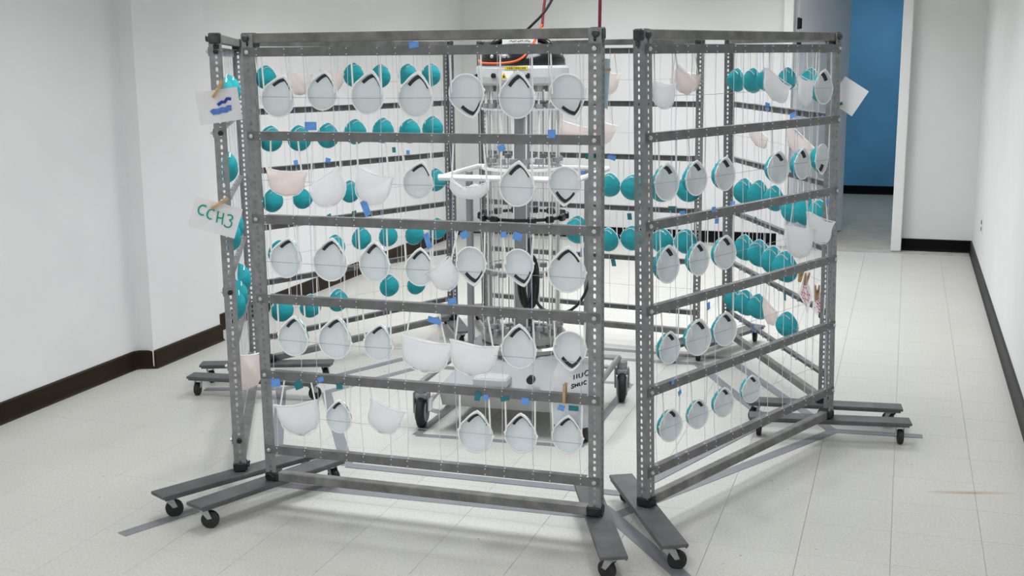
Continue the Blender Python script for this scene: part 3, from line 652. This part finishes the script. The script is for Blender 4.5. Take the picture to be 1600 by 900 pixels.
# teal respirators wear slightly translucent, flat-fold masks: rounded pouch with straight top edge and corner tips
def fold_mesh(seed, bulge):
    r = random.Random(seed); nx, nz = 13, 8; F = []; B = []
    for iz in range(nz):
        v = iz / (nz - 1)               # 0 top .. 1 bottom
        half = .068 * (1 - .10 * v) * math.sqrt(max(0.0, 1 - max(0, (v - .42) / .58) ** 2.2)) + .004
        if iz == 0: half = .078
        for ix in range(nx):
            s = ix / (nx - 1) * 2 - 1
            x = s * half; z = .052 - .112 * v - .010 * (1 - s * s) * (1 - v) + .004 * math.sin(3 * s + seed) * (1 - v)
            d = (1 - s * s) * math.sin(PI * min(1, v * .92 + .04))
            wr = .0025 * math.sin(5 * s + 9 * v + seed * 2)
            F.append((x, -.006 - bulge * d + wr, z)); B.append((x, .004 + .012 * d + wr, z))
    vs = F + B; fs = []; n = nx * nz
    for iz in range(nz - 1):
        for ix in range(nx - 1):
            a = iz * nx + ix; fs.append((a, a + nx, a + nx + 1, a + 1)); fs.append((n + a, n + a + 1, n + a + nx + 1, n + a + nx))
    for ix in range(nx - 1):
        a = (nz - 1) * nx + ix; fs.append((a, n + a, n + a + 1, a + 1))
    for iz in range(nz - 1):
        a = iz * nx; fs.append((a, n + a, n + a + nx, a + nx)); a += nx - 1; fs.append((a, a + nx, n + a + nx, n + a))
    return MB().add(vs, fs)
FOLD = [fold_mesh(s, .016) for s in range(4)]
fold_me = {('w', q): FOLD[q].mesh('body', M_FOLD, True) for q in range(4)}
fold_me.update({('p', q): FOLD[q].mesh('body', M_PINK, True) for q in range(4)})
seam_me = MB().tube([(-.076, -.008, .052), (-.04, -.013, .046), (0, -.016, .043), (.04, -.013, .046), (.076, -.008, .052)], .0022, 5).mesh('top_seam', M_RIM)
edge_pts = []
for q in range(13):
    s = q / 12 * PI; edge_pts.append((-.066 * math.cos(s), -.006, -.004 - .056 * math.sin(s) ** .8))
edge_me = MB().tube(edge_pts, .0018, 5).mesh('bottom_seam', M_RIM)
# limp mask seen from above: a scalloped white strip
sv = []; sf = []
for ix in range(17):
    s = ix / 8 - 1; top = .010 + .030 * abs(s) ** 3 + .012 * math.exp(-((s - .25) / .25) ** 2) - .006 * math.exp(-((s + .2) / .2) ** 2)
    bot = -.034 * (1 - abs(s) ** 3.5) + .004
    for (z, y) in ((top, -.010), (bot, -.016), (bot, .010), (top, .004)): sv.append((.068 * s, y, z))
for ix in range(16):
    for e in range(4): sf.append((ix * 4 + e, ix * 4 + (e + 1) % 4, ix * 4 + 4 + (e + 1) % 4, ix * 4 + 4 + e))
sf += [(3, 2, 1, 0), (64, 65, 66, 67)]
strip_me = MB().add(sv, sf).mesh('body', M_FOLD, True)
ORD = ['first', 'second', 'third', 'fourth', 'fifth', 'sixth', 'seventh', 'eighth', 'ninth']
count = 0
for i, rows in MASKS.items():
    for r, row in enumerate(rows):
        n_c = [m for m in row]
        for q, (kind, mu, mv, hw, rot, asp) in enumerate(row):
            count += 1
            side = 'teal' if i >= 2 else 'white-lined'
            RM = RIG[i]; rr = rot if i < 2 else -rot
            tz = RAILZ[r + 1]; updown = 90 < rot % 360 < 270
            pos = 'the only one' if len(row) == 1 else ORD[q] + ' from left'
            place = '%s in %s row, %s' % (pos, ROWN[r], RACKNAME[i])
            if kind == 'c':
                sc = hw / .150 * (1.02, 1.04, 0.95, 1.14, 1.14, 1.14)[i]
                twist = random.uniform(-.10, .10) + (.5 if i == 5 else (-.2 if i == 3 else (-.10 if i == 1 else 0)))
                root = empty('cup_respirator', RM @ T((mu, .004, mv)) @ RY(math.radians(rr)) @ RZ(twist) @ S3(sc * (1, 1.12, 1.0, 1.08, 1.08, 1.08)[i], sc, sc))
                tag(root, '%s cup respirator%s, %s' % (side, ' nose down' if updown else '', place), 'respirator', 'cup respirators on the %s' % RACKNAME[i])
                for nm, cm in zip(('shell', 'lining', 'rim', 'nose_foam', 'nose_clip'), CUPS[min(i, 2)]): ob(nm, cm, root)
                ob('strap_lug', lug_me, root); ob('strap_lug', lug_me, root, T((-.131, 0, 0)))
                hx, hz = .058 * sc, .014 * sc * (-1 if updown else 1)
            elif kind == 'f':
                sc = hw / .112
                pk = (q + r + i) % 4
                pink = i >= 3 or (i, r, q) in ((0, 1, 0), (1, 0, 1), (2, 4, 0))
                root = empty('flat_fold_mask', RM @ T((mu, .055 if i == 2 else .002, mv)) @ RZ(-.8 if i == 2 else 0) @ RY(math.radians(rr)) @ RZ(random.uniform(-.15, .15)) @ S3(sc, sc, sc))
                tag(root, '%s flat folded mask, %s' % ('pinkish white' if pink else 'white', place), 'mask', 'flat folded masks on the racks')
                ob('body', fold_me[('p' if pink else 'w', pk)], root, S3(min(asp, 1.9), 1, 1)); ob('top_seam', seam_me, root, S3(min(asp, 1.9), 1, 1)); ob('bottom_seam', edge_me, root, S3(min(asp, 1.9), 1, 1))
                hx, hz = .060 * sc * min(asp, 1.2), .040 * sc
            else:
                sc = hw / .066
                root = empty('limp_mask', RM @ T((mu, .002, mv)) @ RY(math.radians(rr)) @ S3(sc, sc, sc))
                tag(root, 'limp scalloped white mask strip, %s' % place, 'mask')
                ob('body', strip_me, root); ob('edge_seam', MB().tube([(-.066, -.014, .03), (-.03, -.014, .008), (.0, -.014, .012), (.03, -.014, .016), (.066, -.014, .034)], .0018, 5), root, None, M_RIM)
                hx, hz = .064, .03
            inv = root.matrix_basis.inverted()
            for s in (-1, 1):
                # strap leaves the side of the mask and hooks on the rail above
                c, sn = math.cos(math.radians(rr)), math.sin(math.radians(rr))
                sx, sz = s * hx, abs(hz)
                px, pz = mu + sx * abs(c) + sz * sn * .5, mv + sz * abs(c) - sx * sn * (1 if not updown else -1) * .8
                L = tz - .014 - pz
                if L < .02: continue
                tx = mu + s * .055
                ang = math.atan2(tx - px, L)
                if kind == 'f' or kind == 's' or L > .06:
                    ob('strap', strap_me, root, inv @ RM @ T((px, .001, pz)) @ RY(ang) @ S3(1, 1, L / math.cos(ang)))
# ------------------------------------------------------------------ floor tape
TN = [0]
def tape(p, q, label, w=.052):
    TN[0] += 1; th = .0010 + .00022 * (TN[0] % 9)
    p, q = Vector((*p, 0)), Vector((*q, 0)); L = (q - p).length; a = math.atan2(q.y - p.y, q.x - p.x)
    mb = MB().bbox((L / 2, 0, th / 2 + .0002), (L, w, th), .0003)
    o = ob('floor_tape', mb, None, T(p + Vector((0, 0, 0.0))) @ RZ(a), M_TAPE)
    tag(o, label, 'tape', 'grey tape strips on the floor')
V = [(-.965, 4.63), (.36, 4.245), (1.46, 5.27), (1.22, 6.62), (-.20, 7.12), (-1.20, 6.03)]
names = ['front rack', 'right front rack', 'right back rack', 'back rack', 'left back rack', 'left side rack']
for k in range(6): tape(V[k], V[(k + 1) % 6], 'long grey floor tape strip just inside the %s' % names[k])
I = [(-.70, 4.85), (.44, 4.49), (1.20, 5.44), (1.03, 6.50), (-.18, 6.84), (-.96, 5.98)]
for k in range(6): tape(I[k], I[(k + 1) % 6], 'inner grey floor tape strip parallel to the %s' % names[k])
tape((-1.42, 4.115), (-.955, 4.635), 'short grey floor tape spoke sticking out at the front left corner')
tape((.60, 3.60), (.335, 4.36), 'grey floor tape spoke running to the bottom edge between the front racks', .06)
tape((1.43, 5.285), (1.84, 5.185), 'short grey floor tape spoke sticking out at the right corner')
tape((1.22, 6.60), (1.55, 6.95), 'short grey floor tape spoke at the back right corner')
tape((-1.20, 6.05), (-1.60, 6.05), 'short grey floor tape spoke at the far left corner')
RQ = [(-.44, 5.26), (.29, 5.075), (.615, 6.10), (-.115, 6.29)]
for k, nm in enumerate(['front', 'right', 'back', 'left']): tape(RQ[k], RQ[(k + 1) % 4], 'grey floor tape along the %s side of the lamp machine base' % nm, .04)

# ------------------------------------------------------------------ lamp machine in the middle of the ring
RB = T((0.055, 5.60, 0)) @ RZ(-0.27)
rob = tag(empty('uv_lamp_machine', RB), 'tall wheeled lamp machine with clear vertical tubes and black domed head inside the ring', 'machine')
# base frame
FX, FY0, FY1, FZ = .40, -.40, .33, .215
ob('base_frame', MB().tube([(-FX, FY0, FZ), (FX, FY0, FZ)], .014, 10).tube([(FX, FY0, FZ), (FX, FY1, FZ)], .014, 10).tube([(FX, FY1, FZ), (-FX, FY1, FZ)], .014, 10)
   .tube([(-FX, FY1, FZ), (-FX, FY0, FZ)], .014, 10).tube([(-FX, -.05, FZ), (FX, -.05, FZ)], .012, 8).tube([(-FX, .15, FZ), (FX, .15, FZ)], .012, 8), rob, None, M_RSTEEL)
cw = MB().lathe([(.020, -.022), (.056, -.020), (.074, -.014), (.077, -.006), (.077, .006), (.074, .014), (.056, .020), (.020, .022)], 28, axis='x')
cw_me = cw.mesh('wheel', M_RUBBER, True)
cap_me = MB().lathe([(.046, -.026), (.050, -.020), (.050, .020), (.046, .026)], 22, axis='x').mesh('wheel_cover', M_RMID)
stem_me = MB().lathe([(.022, .085), (.026, .10), (.026, .125), (.018, .135)], 16).bbox((0, 0, .075), (.064, .05, .03), .008).bbox((.033, 0, .045), (.008, .05, .10), .003).bbox((-.033, 0, .045), (.008, .05, .10), .003).mesh('caster', M_RMID)
for (cx, cy, rz) in ((-FX, FY0 + .06, .12), (FX - .02, FY0 + .06, -.1), (FX + .02, FY1 - .02, .22), (-FX, FY1 - .02, -.2)):
    c = ob('caster', stem_me, rob, T((cx, cy, .077)) @ RZ(rz))
    ob('wheel', cw_me, c); ob('wheel_cover', cap_me, c)
# sloped body
def frustum(b0, b1, z0, z1, y0=0, y1=0):
    (ax, ay), (bx, by) = b0, b1
    return MB().add([(-ax, -ay + y0, z0), (ax, -ay + y0, z0), (ax, ay + y0, z0), (-ax, ay + y0, z0), (-bx, -by + y1, z1), (bx, -by + y1, z1), (bx, by + y1, z1), (-bx, by + y1, z1)],
                    [(3, 2, 1, 0), (4, 5, 6, 7), (0, 1, 5, 4), (1, 2, 6, 5), (2, 3, 7, 6), (3, 0, 4, 7)])
ob('lower_body', frustum((.30, .28), (.31, .30), .115, .20, -.06, -.06), rob, None, M_RSTEEL)
ob('body_cover', frustum((.31, .30), (.215, .20), .20, .335, -.06, 0), rob, None, M_RMID)
ob('front_lip', MB().bbox((0, -.37, .20), (.60, .05, .035), .008), rob, None, M_RGREY)
ob('turntable', MB().lathe([(.235, .335), (.24, .34), (.24, .358), (.225, .366)], 40), rob, None, M_RSTEEL)
ob('control_box', MB().bbox((-.06, -.335, .245), (.16, .10, .045), .01), rob, None, M_RGREY)
ob('latch', MB().lathe([(.018, -.385), (.020, -.36), (.014, -.34)], 14, (.13, 0, .27), 'y'), rob, None, M_RDARK)
for sx in (-1, 1):
    ob('grab_bar', MB().tube([(sx * .31, -.34, .19), (sx * .335, -.40, .15), (sx * .335, -.41, .11), (sx * .31, -.36, .085), (sx * .29, -.28, .09)], .011, 8), rob, None, M_RGREY)
# column with tubes
ob('center_column', MB().bbox((0, -.02, .97), (.066, .05, 1.22), .006), rob, None, M_RMID)
ob('column_edge', MB().bbox((.042, -.03, .60), (.012, .05, .52), .003), rob, None, M_RDARK)
lamp_me = MB().lathe([(.0165, .385), (.0165, 1.545)], 14).mesh('lamp_tube', M_GLASS, True)
fil_me = MB().lathe([(.0035, .40), (.0035, 1.53)], 6).mesh('filament', M_LAMP)
clip2_me = MB().lathe([(.0178, -.010), (.0182, -.006), (.0182, .006), (.0178, .010)], 10).mesh('tube_clip', M_RMID)
cap_me2 = MB().lathe([(.0185, 0), (.0185, .035)], 12).mesh('end_cap', M_RSTEEL)
NL = 18
for q in range(NL):
    an = 2 * PI * (q + .5) / NL
    l = ob('lamp_tube', lamp_me, rob, T((.168 * math.cos(an), .168 * math.sin(an), 0)))
    ob('filament', fil_me, l); ob('end_cap', cap_me2, l, T((0, 0, .36))); ob('end_cap', cap_me2, l, T((0, 0, 1.535)))
    for zc in (1.47, 1.225, .70, .45): ob('tube_clip', clip2_me, l, T((0, 0, zc)))
def ring(name, R, z, w, hgt, m, seg=(0, 2 * PI)):
    vs = []; fs = []; n = 40
    for j in range(n + 1):
        a = seg[0] + (seg[1] - seg[0]) * j / n
        for rr, zz in ((R - w, z - hgt), (R, z - hgt), (R, z + hgt), (R - w, z + hgt)): vs.append((rr * math.cos(a), rr * math.sin(a), zz))
    for j in range(n):
        for e in range(4): fs.append((j * 4 + e, j * 4 + (e + 1) % 4, j * 4 + 4 + (e + 1) % 4, j * 4 + 4 + e))
    fs += [(3, 2, 1, 0), (n * 4, n * 4 + 1, n * 4 + 2, n * 4 + 3)]
    return ob(name, MB().add(vs, fs), rob, None, m)
ring('support_ring', .192, 1.185, .010, .006, M_RWHITE); ring('support_ring', .192, 1.455, .008, .004, M_RGREY)
ring('support_ring', .192, .72, .006, .003, M_RGREY)
bl = MB().bbox((0, -.203, .960), (.040, .022, .030), .005); blk_me = bl.mesh('ring_block', M_RDARK)
for q in range(14):
    if q in (0,): continue
    ob('ring_block', blk_me, rob, RZ(2 * PI * q / 14))
ring('black_ring', .198, .960, .014, .007, M_RDARK)
ring('base_ring', .200, .39, .03, .014, M_RSTEEL)
# head
hd = ob('head_collar', MB().lathe([(.195, 1.562), (.205, 1.572), (.213, 1.60), (.213, 1.638), (.205, 1.65)], 40), rob, None, M_RGREY)
for (an, rr) in ((-1.95, .012), (-1.20, .012), (-2.65, .008)):
    ob('knob', MB().lathe([(rr, 0), (rr, .010), (rr * .7, .014)], 12, axis='x'), hd, T((.211 * math.cos(an), .211 * math.sin(an), 1.606)) @ RZ(an), M_RDARK)
def on_collar(an, z, w, hgt, m, name, R=.2145):
    n = 6; vs = []; fs = []
    for j in range(n + 1):
        a = an + (j / n - .5) * w / R
        for rr in (R, R + .0012):
            for zz in (z - hgt / 2, z + hgt / 2): vs.append((rr * math.cos(a), rr * math.sin(a), zz))
    for j in range(n):
        b = j * 4; fs += [(b + 2, b + 6, b + 7, b + 3), (b, b + 1, b + 5, b + 4), (b + 1, b + 3, b + 7, b + 5), (b, b + 4, b + 6, b + 2)]
    fs += [(0, 2, 3, 1), (n * 4, n * 4 + 1, n * 4 + 3, n * 4 + 2)]
    return ob(name, MB().add(vs, fs), hd, None, m)
on_collar(-1.44, 1.640, .105, .014, M_YELLOW, 'yellow_label')
for q in range(9): on_collar(-1.44 + (q - 4) * .045, 1.640, .0055 if q % 3 else .003, .006, M_INK_K, 'label_print', .2158)
on_collar(-1.62, 1.608, .052, .040, M_RWHITE, 'warning_label', .2146)
a0 = -1.70
tri = MB().prism([(-.015, -.013), (.015, -.013), (0, .014)], -.0012, 0); ob('warning_triangle', tri, hd, RZ(a0 + PI / 2) @ T((0, -.2162, 1.607)), M_YELLOW)
ob('warning_mark', MB().prism([(-.006, -.009), (.006, -.009), (0, .005)], -.0016, 0), hd, RZ(a0 + PI / 2) @ T((0, -.2170, 1.607)), M_INK_K)
on_collar(-1.36, 1.585, .06, .012, M_RMID, 'grey_label')
dm = ob('dome', MB().lathe([(.197, 1.65), (.195, 1.675), (.185, 1.70), (.165, 1.722), (.13, 1.738), (.07, 1.748), (.01, 1.75)], 40), rob, None, M_RDARK, True)
for xx in (-.09, -.03): ob('dome_screw', MB().lathe([(.008, 0), (.008, .004), (.005, .006)], 10, axis='y'), dm, T((xx, -.190, 1.690)) @ RX(PI), M_BOLT)
hp = [(-.15 + .3 * q / 12, -.02, 1.725 + .055 * math.sin(PI * q / 12) ** .6) for q in range(13)]
ob('carry_handle', MB().tube(hp, .015, 10), rob, None, M_RDARK, True)
lb = MB().bbox((0, -.045, 1.757), (.165, .004, .040), .001); lbo = ob('handle_label', lb, rob, None, M_RWHITE)
for q in range(12): ob('label_print', MB().box((-.048 + q * .0085, -.0476, 1.758 + .002 * math.sin(q * 2.1)), (.005 if q % 4 else .002, .0012, .005)), lbo, None, M_INK_K)
oc = [(-.19, -.06, 1.672), (-.15, -.15, 1.662), (-.06, -.205, 1.660), (0.02, -.215, 1.668), (.06, -.20, 1.69), (.075, -.15, 1.725), (.085, -.07, 1.775), (.10, -.03, 1.83)]
def smooth_path(P, n=5):
    P = [Vector(p) for p in P]; out = []
    for i in range(len(P) - 1):
        p0, p1, p2, p3 = P[max(i - 1, 0)], P[i], P[i + 1], P[min(i + 2, len(P) - 1)]
        for k in range(n):
            t = k / n
            out.append(.5 * ((2 * p1) + (-p0 + p2) * t + (2 * p0 - 5 * p1 + 4 * p2 - p3) * t * t + (-p0 + 3 * p1 - 3 * p2 + p3) * t ** 3))
    out.append(P[-1]); return out
ob('orange_lead', MB().tube(smooth_path(oc), .0055, 7), rob, None, M_ORANGE, True)
# push frame round the tubes
HZ = 1.15
ob('push_frame', MB().tube(smooth_path([(-.33, -.20, HZ), (-.335, .1, HZ), (-.33, .36, HZ)], 3), .013, 8).tube([(-.345, -.20, HZ), (.30, -.22, HZ)], .015, 10)
   .tube([(-.33, .36, HZ), (.33, .36, HZ)], .013, 8).tube([(.30, -.22, HZ), (.33, .36, HZ)], .013, 8), rob, None, M_RWHITE)
for (x, y) in ((-.30, .12), (.245, .30)):
    ob('frame_post', MB().bbox((x, y, (FZ + HZ) / 2), (.030, .030, HZ - FZ), .004), rob, None, M_RMID)
# coiled power lead on its hook
co = []
for q in range(90):
    t = q / 89; an = t * 2 * PI * 7
    co.append((.085 + .034 * math.cos(an) + .012 * math.sin(t * 9), -.235 - .010 * math.sin(an * .5) - .012 * t, .70 + .115 * math.sin(an) - .02 * t))
co += [(.12, -.25, .62), (.15, -.25, .575), (.21, -.26, .555), (.29, -.26, .575), (.345, -.25, .64), (.375, -.24, .73)]
ob('power_lead', MB().tube(smooth_path(co, 3), .0072, 6), rob, None, M_CABLE, True)
ob('lead_hook', MB().tube([(.09, -.19, .815), (.09, -.26, .815), (.09, -.275, .83)], .008, 6), rob, None, M_RDARK)
# connectors at the foot of the tubes
cb = MB().bbox((0, 0, 0), (.022, .02, .03), .004).mesh('connector', M_RMID)
for q in range(18):
    an = 2 * PI * q / 18; ob('connector', cb, rob, T((.178 * math.cos(an), .178 * math.sin(an), .425 + .018 * (q % 3))) @ RZ(an))

# ------------------------------------------------------------------ cords from the ceiling
def cord(pts, r, m, label):
    tag(ob('hanging_cord', MB().tube(smooth_path(pts), r, 7), None, None, m, True), label, 'cord')
def unproj(px, py, D):
    t = _fw + _rt * ((px - 800) / CAM['f']) - _up * ((py - CAM['cy']) / CAM['f']); return Vector((0, 0, CAM['h'])) + t * D
RT = RB @ Vector((.10, -.03, 1.82)); 
cord([RT, (.165, 5.58, 1.98), (.235, 5.62, 2.2), (.32, 5.7, 2.5), (.36, 5.75, CEIL)], .0062, M_RED, 'dark red cord dropping from the ceiling to the machine handle')
R2_ = RB @ Vector((.0, .0, 1.79))
cord([R2_, (.10, 5.56, 1.83), (.165, 5.56, 1.90), (.235, 5.60, 2.03), (.31, 5.66, 2.18), (.42, 5.75, CEIL)], .0062, M_CABLE, 'black and red cord curving from the ceiling to the machine top')
cord([(.292, 4.03, 1.745), (.293, 4.035, 1.80), (.296, 4.05, 1.95), (.31, 4.1, 2.4), (.32, 4.1, CEIL)], .0055, M_RED, 'straight dark red cord hanging down to the front rack corner')

# ------------------------------------------------------------------ signs, cards and clothespins
def facing(P, roll=0.0, yaw=0.0, pitch=0.0):
    """upright board at P whose -y side looks back towards the camera's standing place"""
    P = Vector(P); a = math.atan2(P.y, P.x) - PI / 2
    return T(P) @ RZ(a + yaw) @ RX(pitch) @ RY(roll)
def sheet(w, h, bend=.01, t=.0012, n=8):
    vs = []; fs = []
    for j in range(n + 1):
        s = j / n - .5
        y = bend * (1 - 4 * s * s)
        for yy, z in ((y, -h / 2), (y, h / 2), (y + t, -h / 2), (y + t, h / 2)): vs.append((s * w, yy, z))
    for j in range(n):
        b = j * 4; fs += [(b, b + 4, b + 5, b + 1), (b + 2, b + 3, b + 7, b + 6), (b + 1, b + 5, b + 7, b + 3), (b, b + 2, b + 6, b + 4)]
    fs += [(0, 1, 3, 2), (n * 4, n * 4 + 2, n * 4 + 3, n * 4 + 1)]
    return MB().add(vs, fs)
def arc(cx, cz, rx, rz, a0, a1, n=10): return [(cx + rx * math.cos(math.radians(a0 + (a1 - a0) * k / n)), cz + rz * math.sin(math.radians(a0 + (a1 - a0) * k / n))) for k in range(n + 1)]
# hand-written CCH3 sign
sg = tag(empty('paper_sign', facing((-1.076, 4.345, 1.124), math.radians(19), .15)), 'tilted white paper sign with CCH3 in green handwriting on the left rack post', 'sign')
ob('paper', sheet(.175, .112, .002), sg, None, M_PAPER)
ink = MB()
ink.stroke(arc(-.050, .014, .016, .018, 55, 300), .0055, -.002)
ink.stroke(arc(-.018, .008, .014, .018, 55, 300), .0055, -.002)
ink.stroke([(.004, .026), (.006, .006), (.009, -.016)], .005, -.002).stroke([(.024, .024), (.026, .004), (.030, -.018)], .005, -.002).stroke([(.004, .003), (.028, .004)], .005, -.002)
ink.stroke(arc(.049, .015, .011, .009, 150, -80, 8) + arc(.049, -.009, .014, .014, 80, -150, 8), .005, -.002)
ob('handwriting', ink, sg, None, M_INK_G)
# blue-marked sign
sg = tag(empty('paper_sign', facing((-1.052, 4.39, 1.523), math.radians(-7), .1)), 'white paper sign with blue marker smears at the top of the left rack post', 'sign')
ob('paper', sheet(.150, .118, .002), sg, None, M_PAPER)
ob('ink_smear', MB().stroke([(-.004, .004), (.012, .013), (.022, .011), (.032, .022), (.046, .019)], .011, -.002), sg, None, M_INK_B)
ob('ink_smear', MB().stroke([(-.030, -.022), (-.022, -.017), (-.008, -.019), (.008, -.015), (.022, -.017), (.032, -.011), (.042, -.012)], .020, -.002), sg, None, M_INK_LB)
# blank tilted paper at the right post
sg = tag(empty('paper_sign', facing((1.508, 5.44, 1.505), math.radians(32), -.2)), 'blank white paper sheet tilted behind the far right post', 'sign')
ob('paper', sheet(.125, .130, .004), sg, None, M_PAPER)
ob('green_clip', MB().bbox((-.045, -.003, -.020), (.024, .006, .012), .002), sg, RY(-.9), M_TAB_G)
# cards with red print inside the right back rack
RC = RIG[5]
for k, (mu, mv, ro) in enumerate([(-.50, .575, .55), (-.66, .56, .25)]):
    c = tag(empty('printed_card', RC @ T((mu, .03, mv)) @ RZ(PI) @ RY(ro)), 'small white card with red print pegged to the right back rack, %s one' % ('left' if k == 0 else 'right'), 'card', 'red printed cards')
    ob('card', sheet(.13, .115, .004), c, None, M_PAPER)
    pr = MB()
    for q in range(5):
        z = .030 - q * .016
        for e in range(4):
            if (q * 3 + e * 2 + k) % 5: pr.stroke([(-.045 + e * .024, z), (-.028 + e * .024, z + .002)], .007 if (q + e) % 2 else .004, -.0014 + .0)
    ob('red_print', pr, c, None, M_INK_R)
    if k: ob('black_mark', MB().bbox((.03, -.0018, -.04), (.022, .002, .026), .0005), c, None, M_INK_K)
# paper bag with black handwriting behind the front rack
RF = RIG[0]
bg = tag(empty('paper_bag', RF @ T((.545, .05, .550)) @ RY(.04)), 'translucent white bag with black handwriting pegged to the front rack low right', 'bag')
bag = MB().prism([(-.070, -.135), (-.05, -.148), (.02, -.150), (.066, -.135), (.070, .06), (.050, .115), (-.045, .11), (-.068, .05)], -.004, .010)
ob('bag_body', bag, bg, None, M_FOLD)
ob('bag_fold', MB().tube([(-.069, -.006, -.045), (-.02, -.010, -.052), (.03, -.009, -.046), (.069, -.006, -.03)], .0022, 5), bg, None, M_RIM)
hw = MB()
def glyph(x, z, segs, s=.016):
    for sg_ in segs: hw.stroke([(x + a * s, z + b * s + (x + a * s) * .42) for a, b in sg_], .0042, -.0055)
Eg = [[(.8, 1), (0, 1), (0, 0), (.8, 0)], [(0, .5), (.6, .5)]]
Ig = [[(.3, 0), (.3, 1)]]; Sg = [[(.8, .95), (.2, 1), (.1, .6), (.7, .45), (.7, .05), (0, 0)]]; Hg = [[(0, 0), (0, 1)], [(.7, 0), (.7, 1)], [(0, .5), (.7, .5)]]
Cg = [[(.8, .9), (.3, 1), (0, .5), (.3, 0), (.8, .1)]]; Ug = [[(0, 1), (.1, .1), (.5, 0), (.8, .2), (.8, 1)]]
glyph(.000, .030, Ig); glyph(.010, .030, Ig); glyph(.022, .030, Ug); glyph(.042, .030, Cg, .019)
glyph(-.004, .000, Sg, .013); glyph(.010, .000, Hg, .013); glyph(.024, .0, Ug, .013); glyph(.040, .000, Cg, .013)
ob('handwriting', hw, bg, None, M_INK_K)
# pale blue curled card beside the front rack's right post
cd = tag(ob('curled_card', sheet(.055, .165, .012), None, T((.312, 4.06, 1.60)) @ RZ(-1.15) @ RY(.1), M_CARDBLUE), 'pale blue curled card hanging behind the right post of the front rack', 'card')

# clothespins
leg = MB().add([(-.0045, -.004, -.036), (.0045, -.004, -.036), (.0045, .004, -.036), (-.0045, .004, -.036), (-.0045, -.0035, .036), (.0045, -.0035, .036), (.0045, .0015, .036), (-.0045, .0015, .036),
                (-.0045, -.0055, .006), (.0045, -.0055, .006), (.0045, .0045, .006), (-.0045, .0045, .006)],
               [(3, 2, 1, 0), (4, 5, 6, 7), (0, 1, 9, 8), (8, 9, 5, 4), (1, 2, 10, 9), (9, 10, 6, 5), (2, 3, 11, 10), (10, 11, 7, 6), (3, 0, 8, 11), (11, 8, 4, 7)])
leg_me = leg.mesh('wooden_leg', M_WOOD)
spring_me = MB().tube([(-.007 + .014 * k / 24, .0055 * math.cos(k * 1.6), .008 + .0055 * math.sin(k * 1.6)) for k in range(25)], .0011, 5).mesh('spring', M_ZINC)
def pin(M, label):
    c = tag(empty('clothespin', M), label, 'clothespin', 'wooden clothespins')
    ob('wooden_leg', leg_me, c, T((0, -.006, 0)) @ RX(.08)); ob('wooden_leg', leg_me, c, T((0, .006, 0)) @ RZ(PI) @ RX(.08)); ob('spring', spring_me, c)
pin(facing((-1.050, 4.375, 1.585), .55, .15), 'wooden clothespin holding the blue-marked paper sign')
pin(facing((-1.055, 4.335, 1.178), 1.05, .15), 'wooden clothespin holding the green CCH3 paper sign')
pin(RF @ T((.535, -.018, .548)) @ RY(.06), 'wooden clothespin holding the white bag on the front rack')
pin(RC @ T((-.47, .045, .665)) @ RZ(PI) @ RY(.35), 'wooden clothespin on the left red printed card')
pin(RC @ T((-.54, .045, .66)) @ RZ(PI) @ RY(.45), 'wooden clothespin between the two red printed cards')
pin(RC @ T((-.67, .045, .62)) @ RZ(PI) @ RY(.1), 'wooden clothespin on the right red printed card')
pin(T((.294, 4.035, 1.645)) @ RZ(-.2) @ RY(1.5), 'wooden clothespin on the pale blue curled card')
bpy.context.view_layer.update()
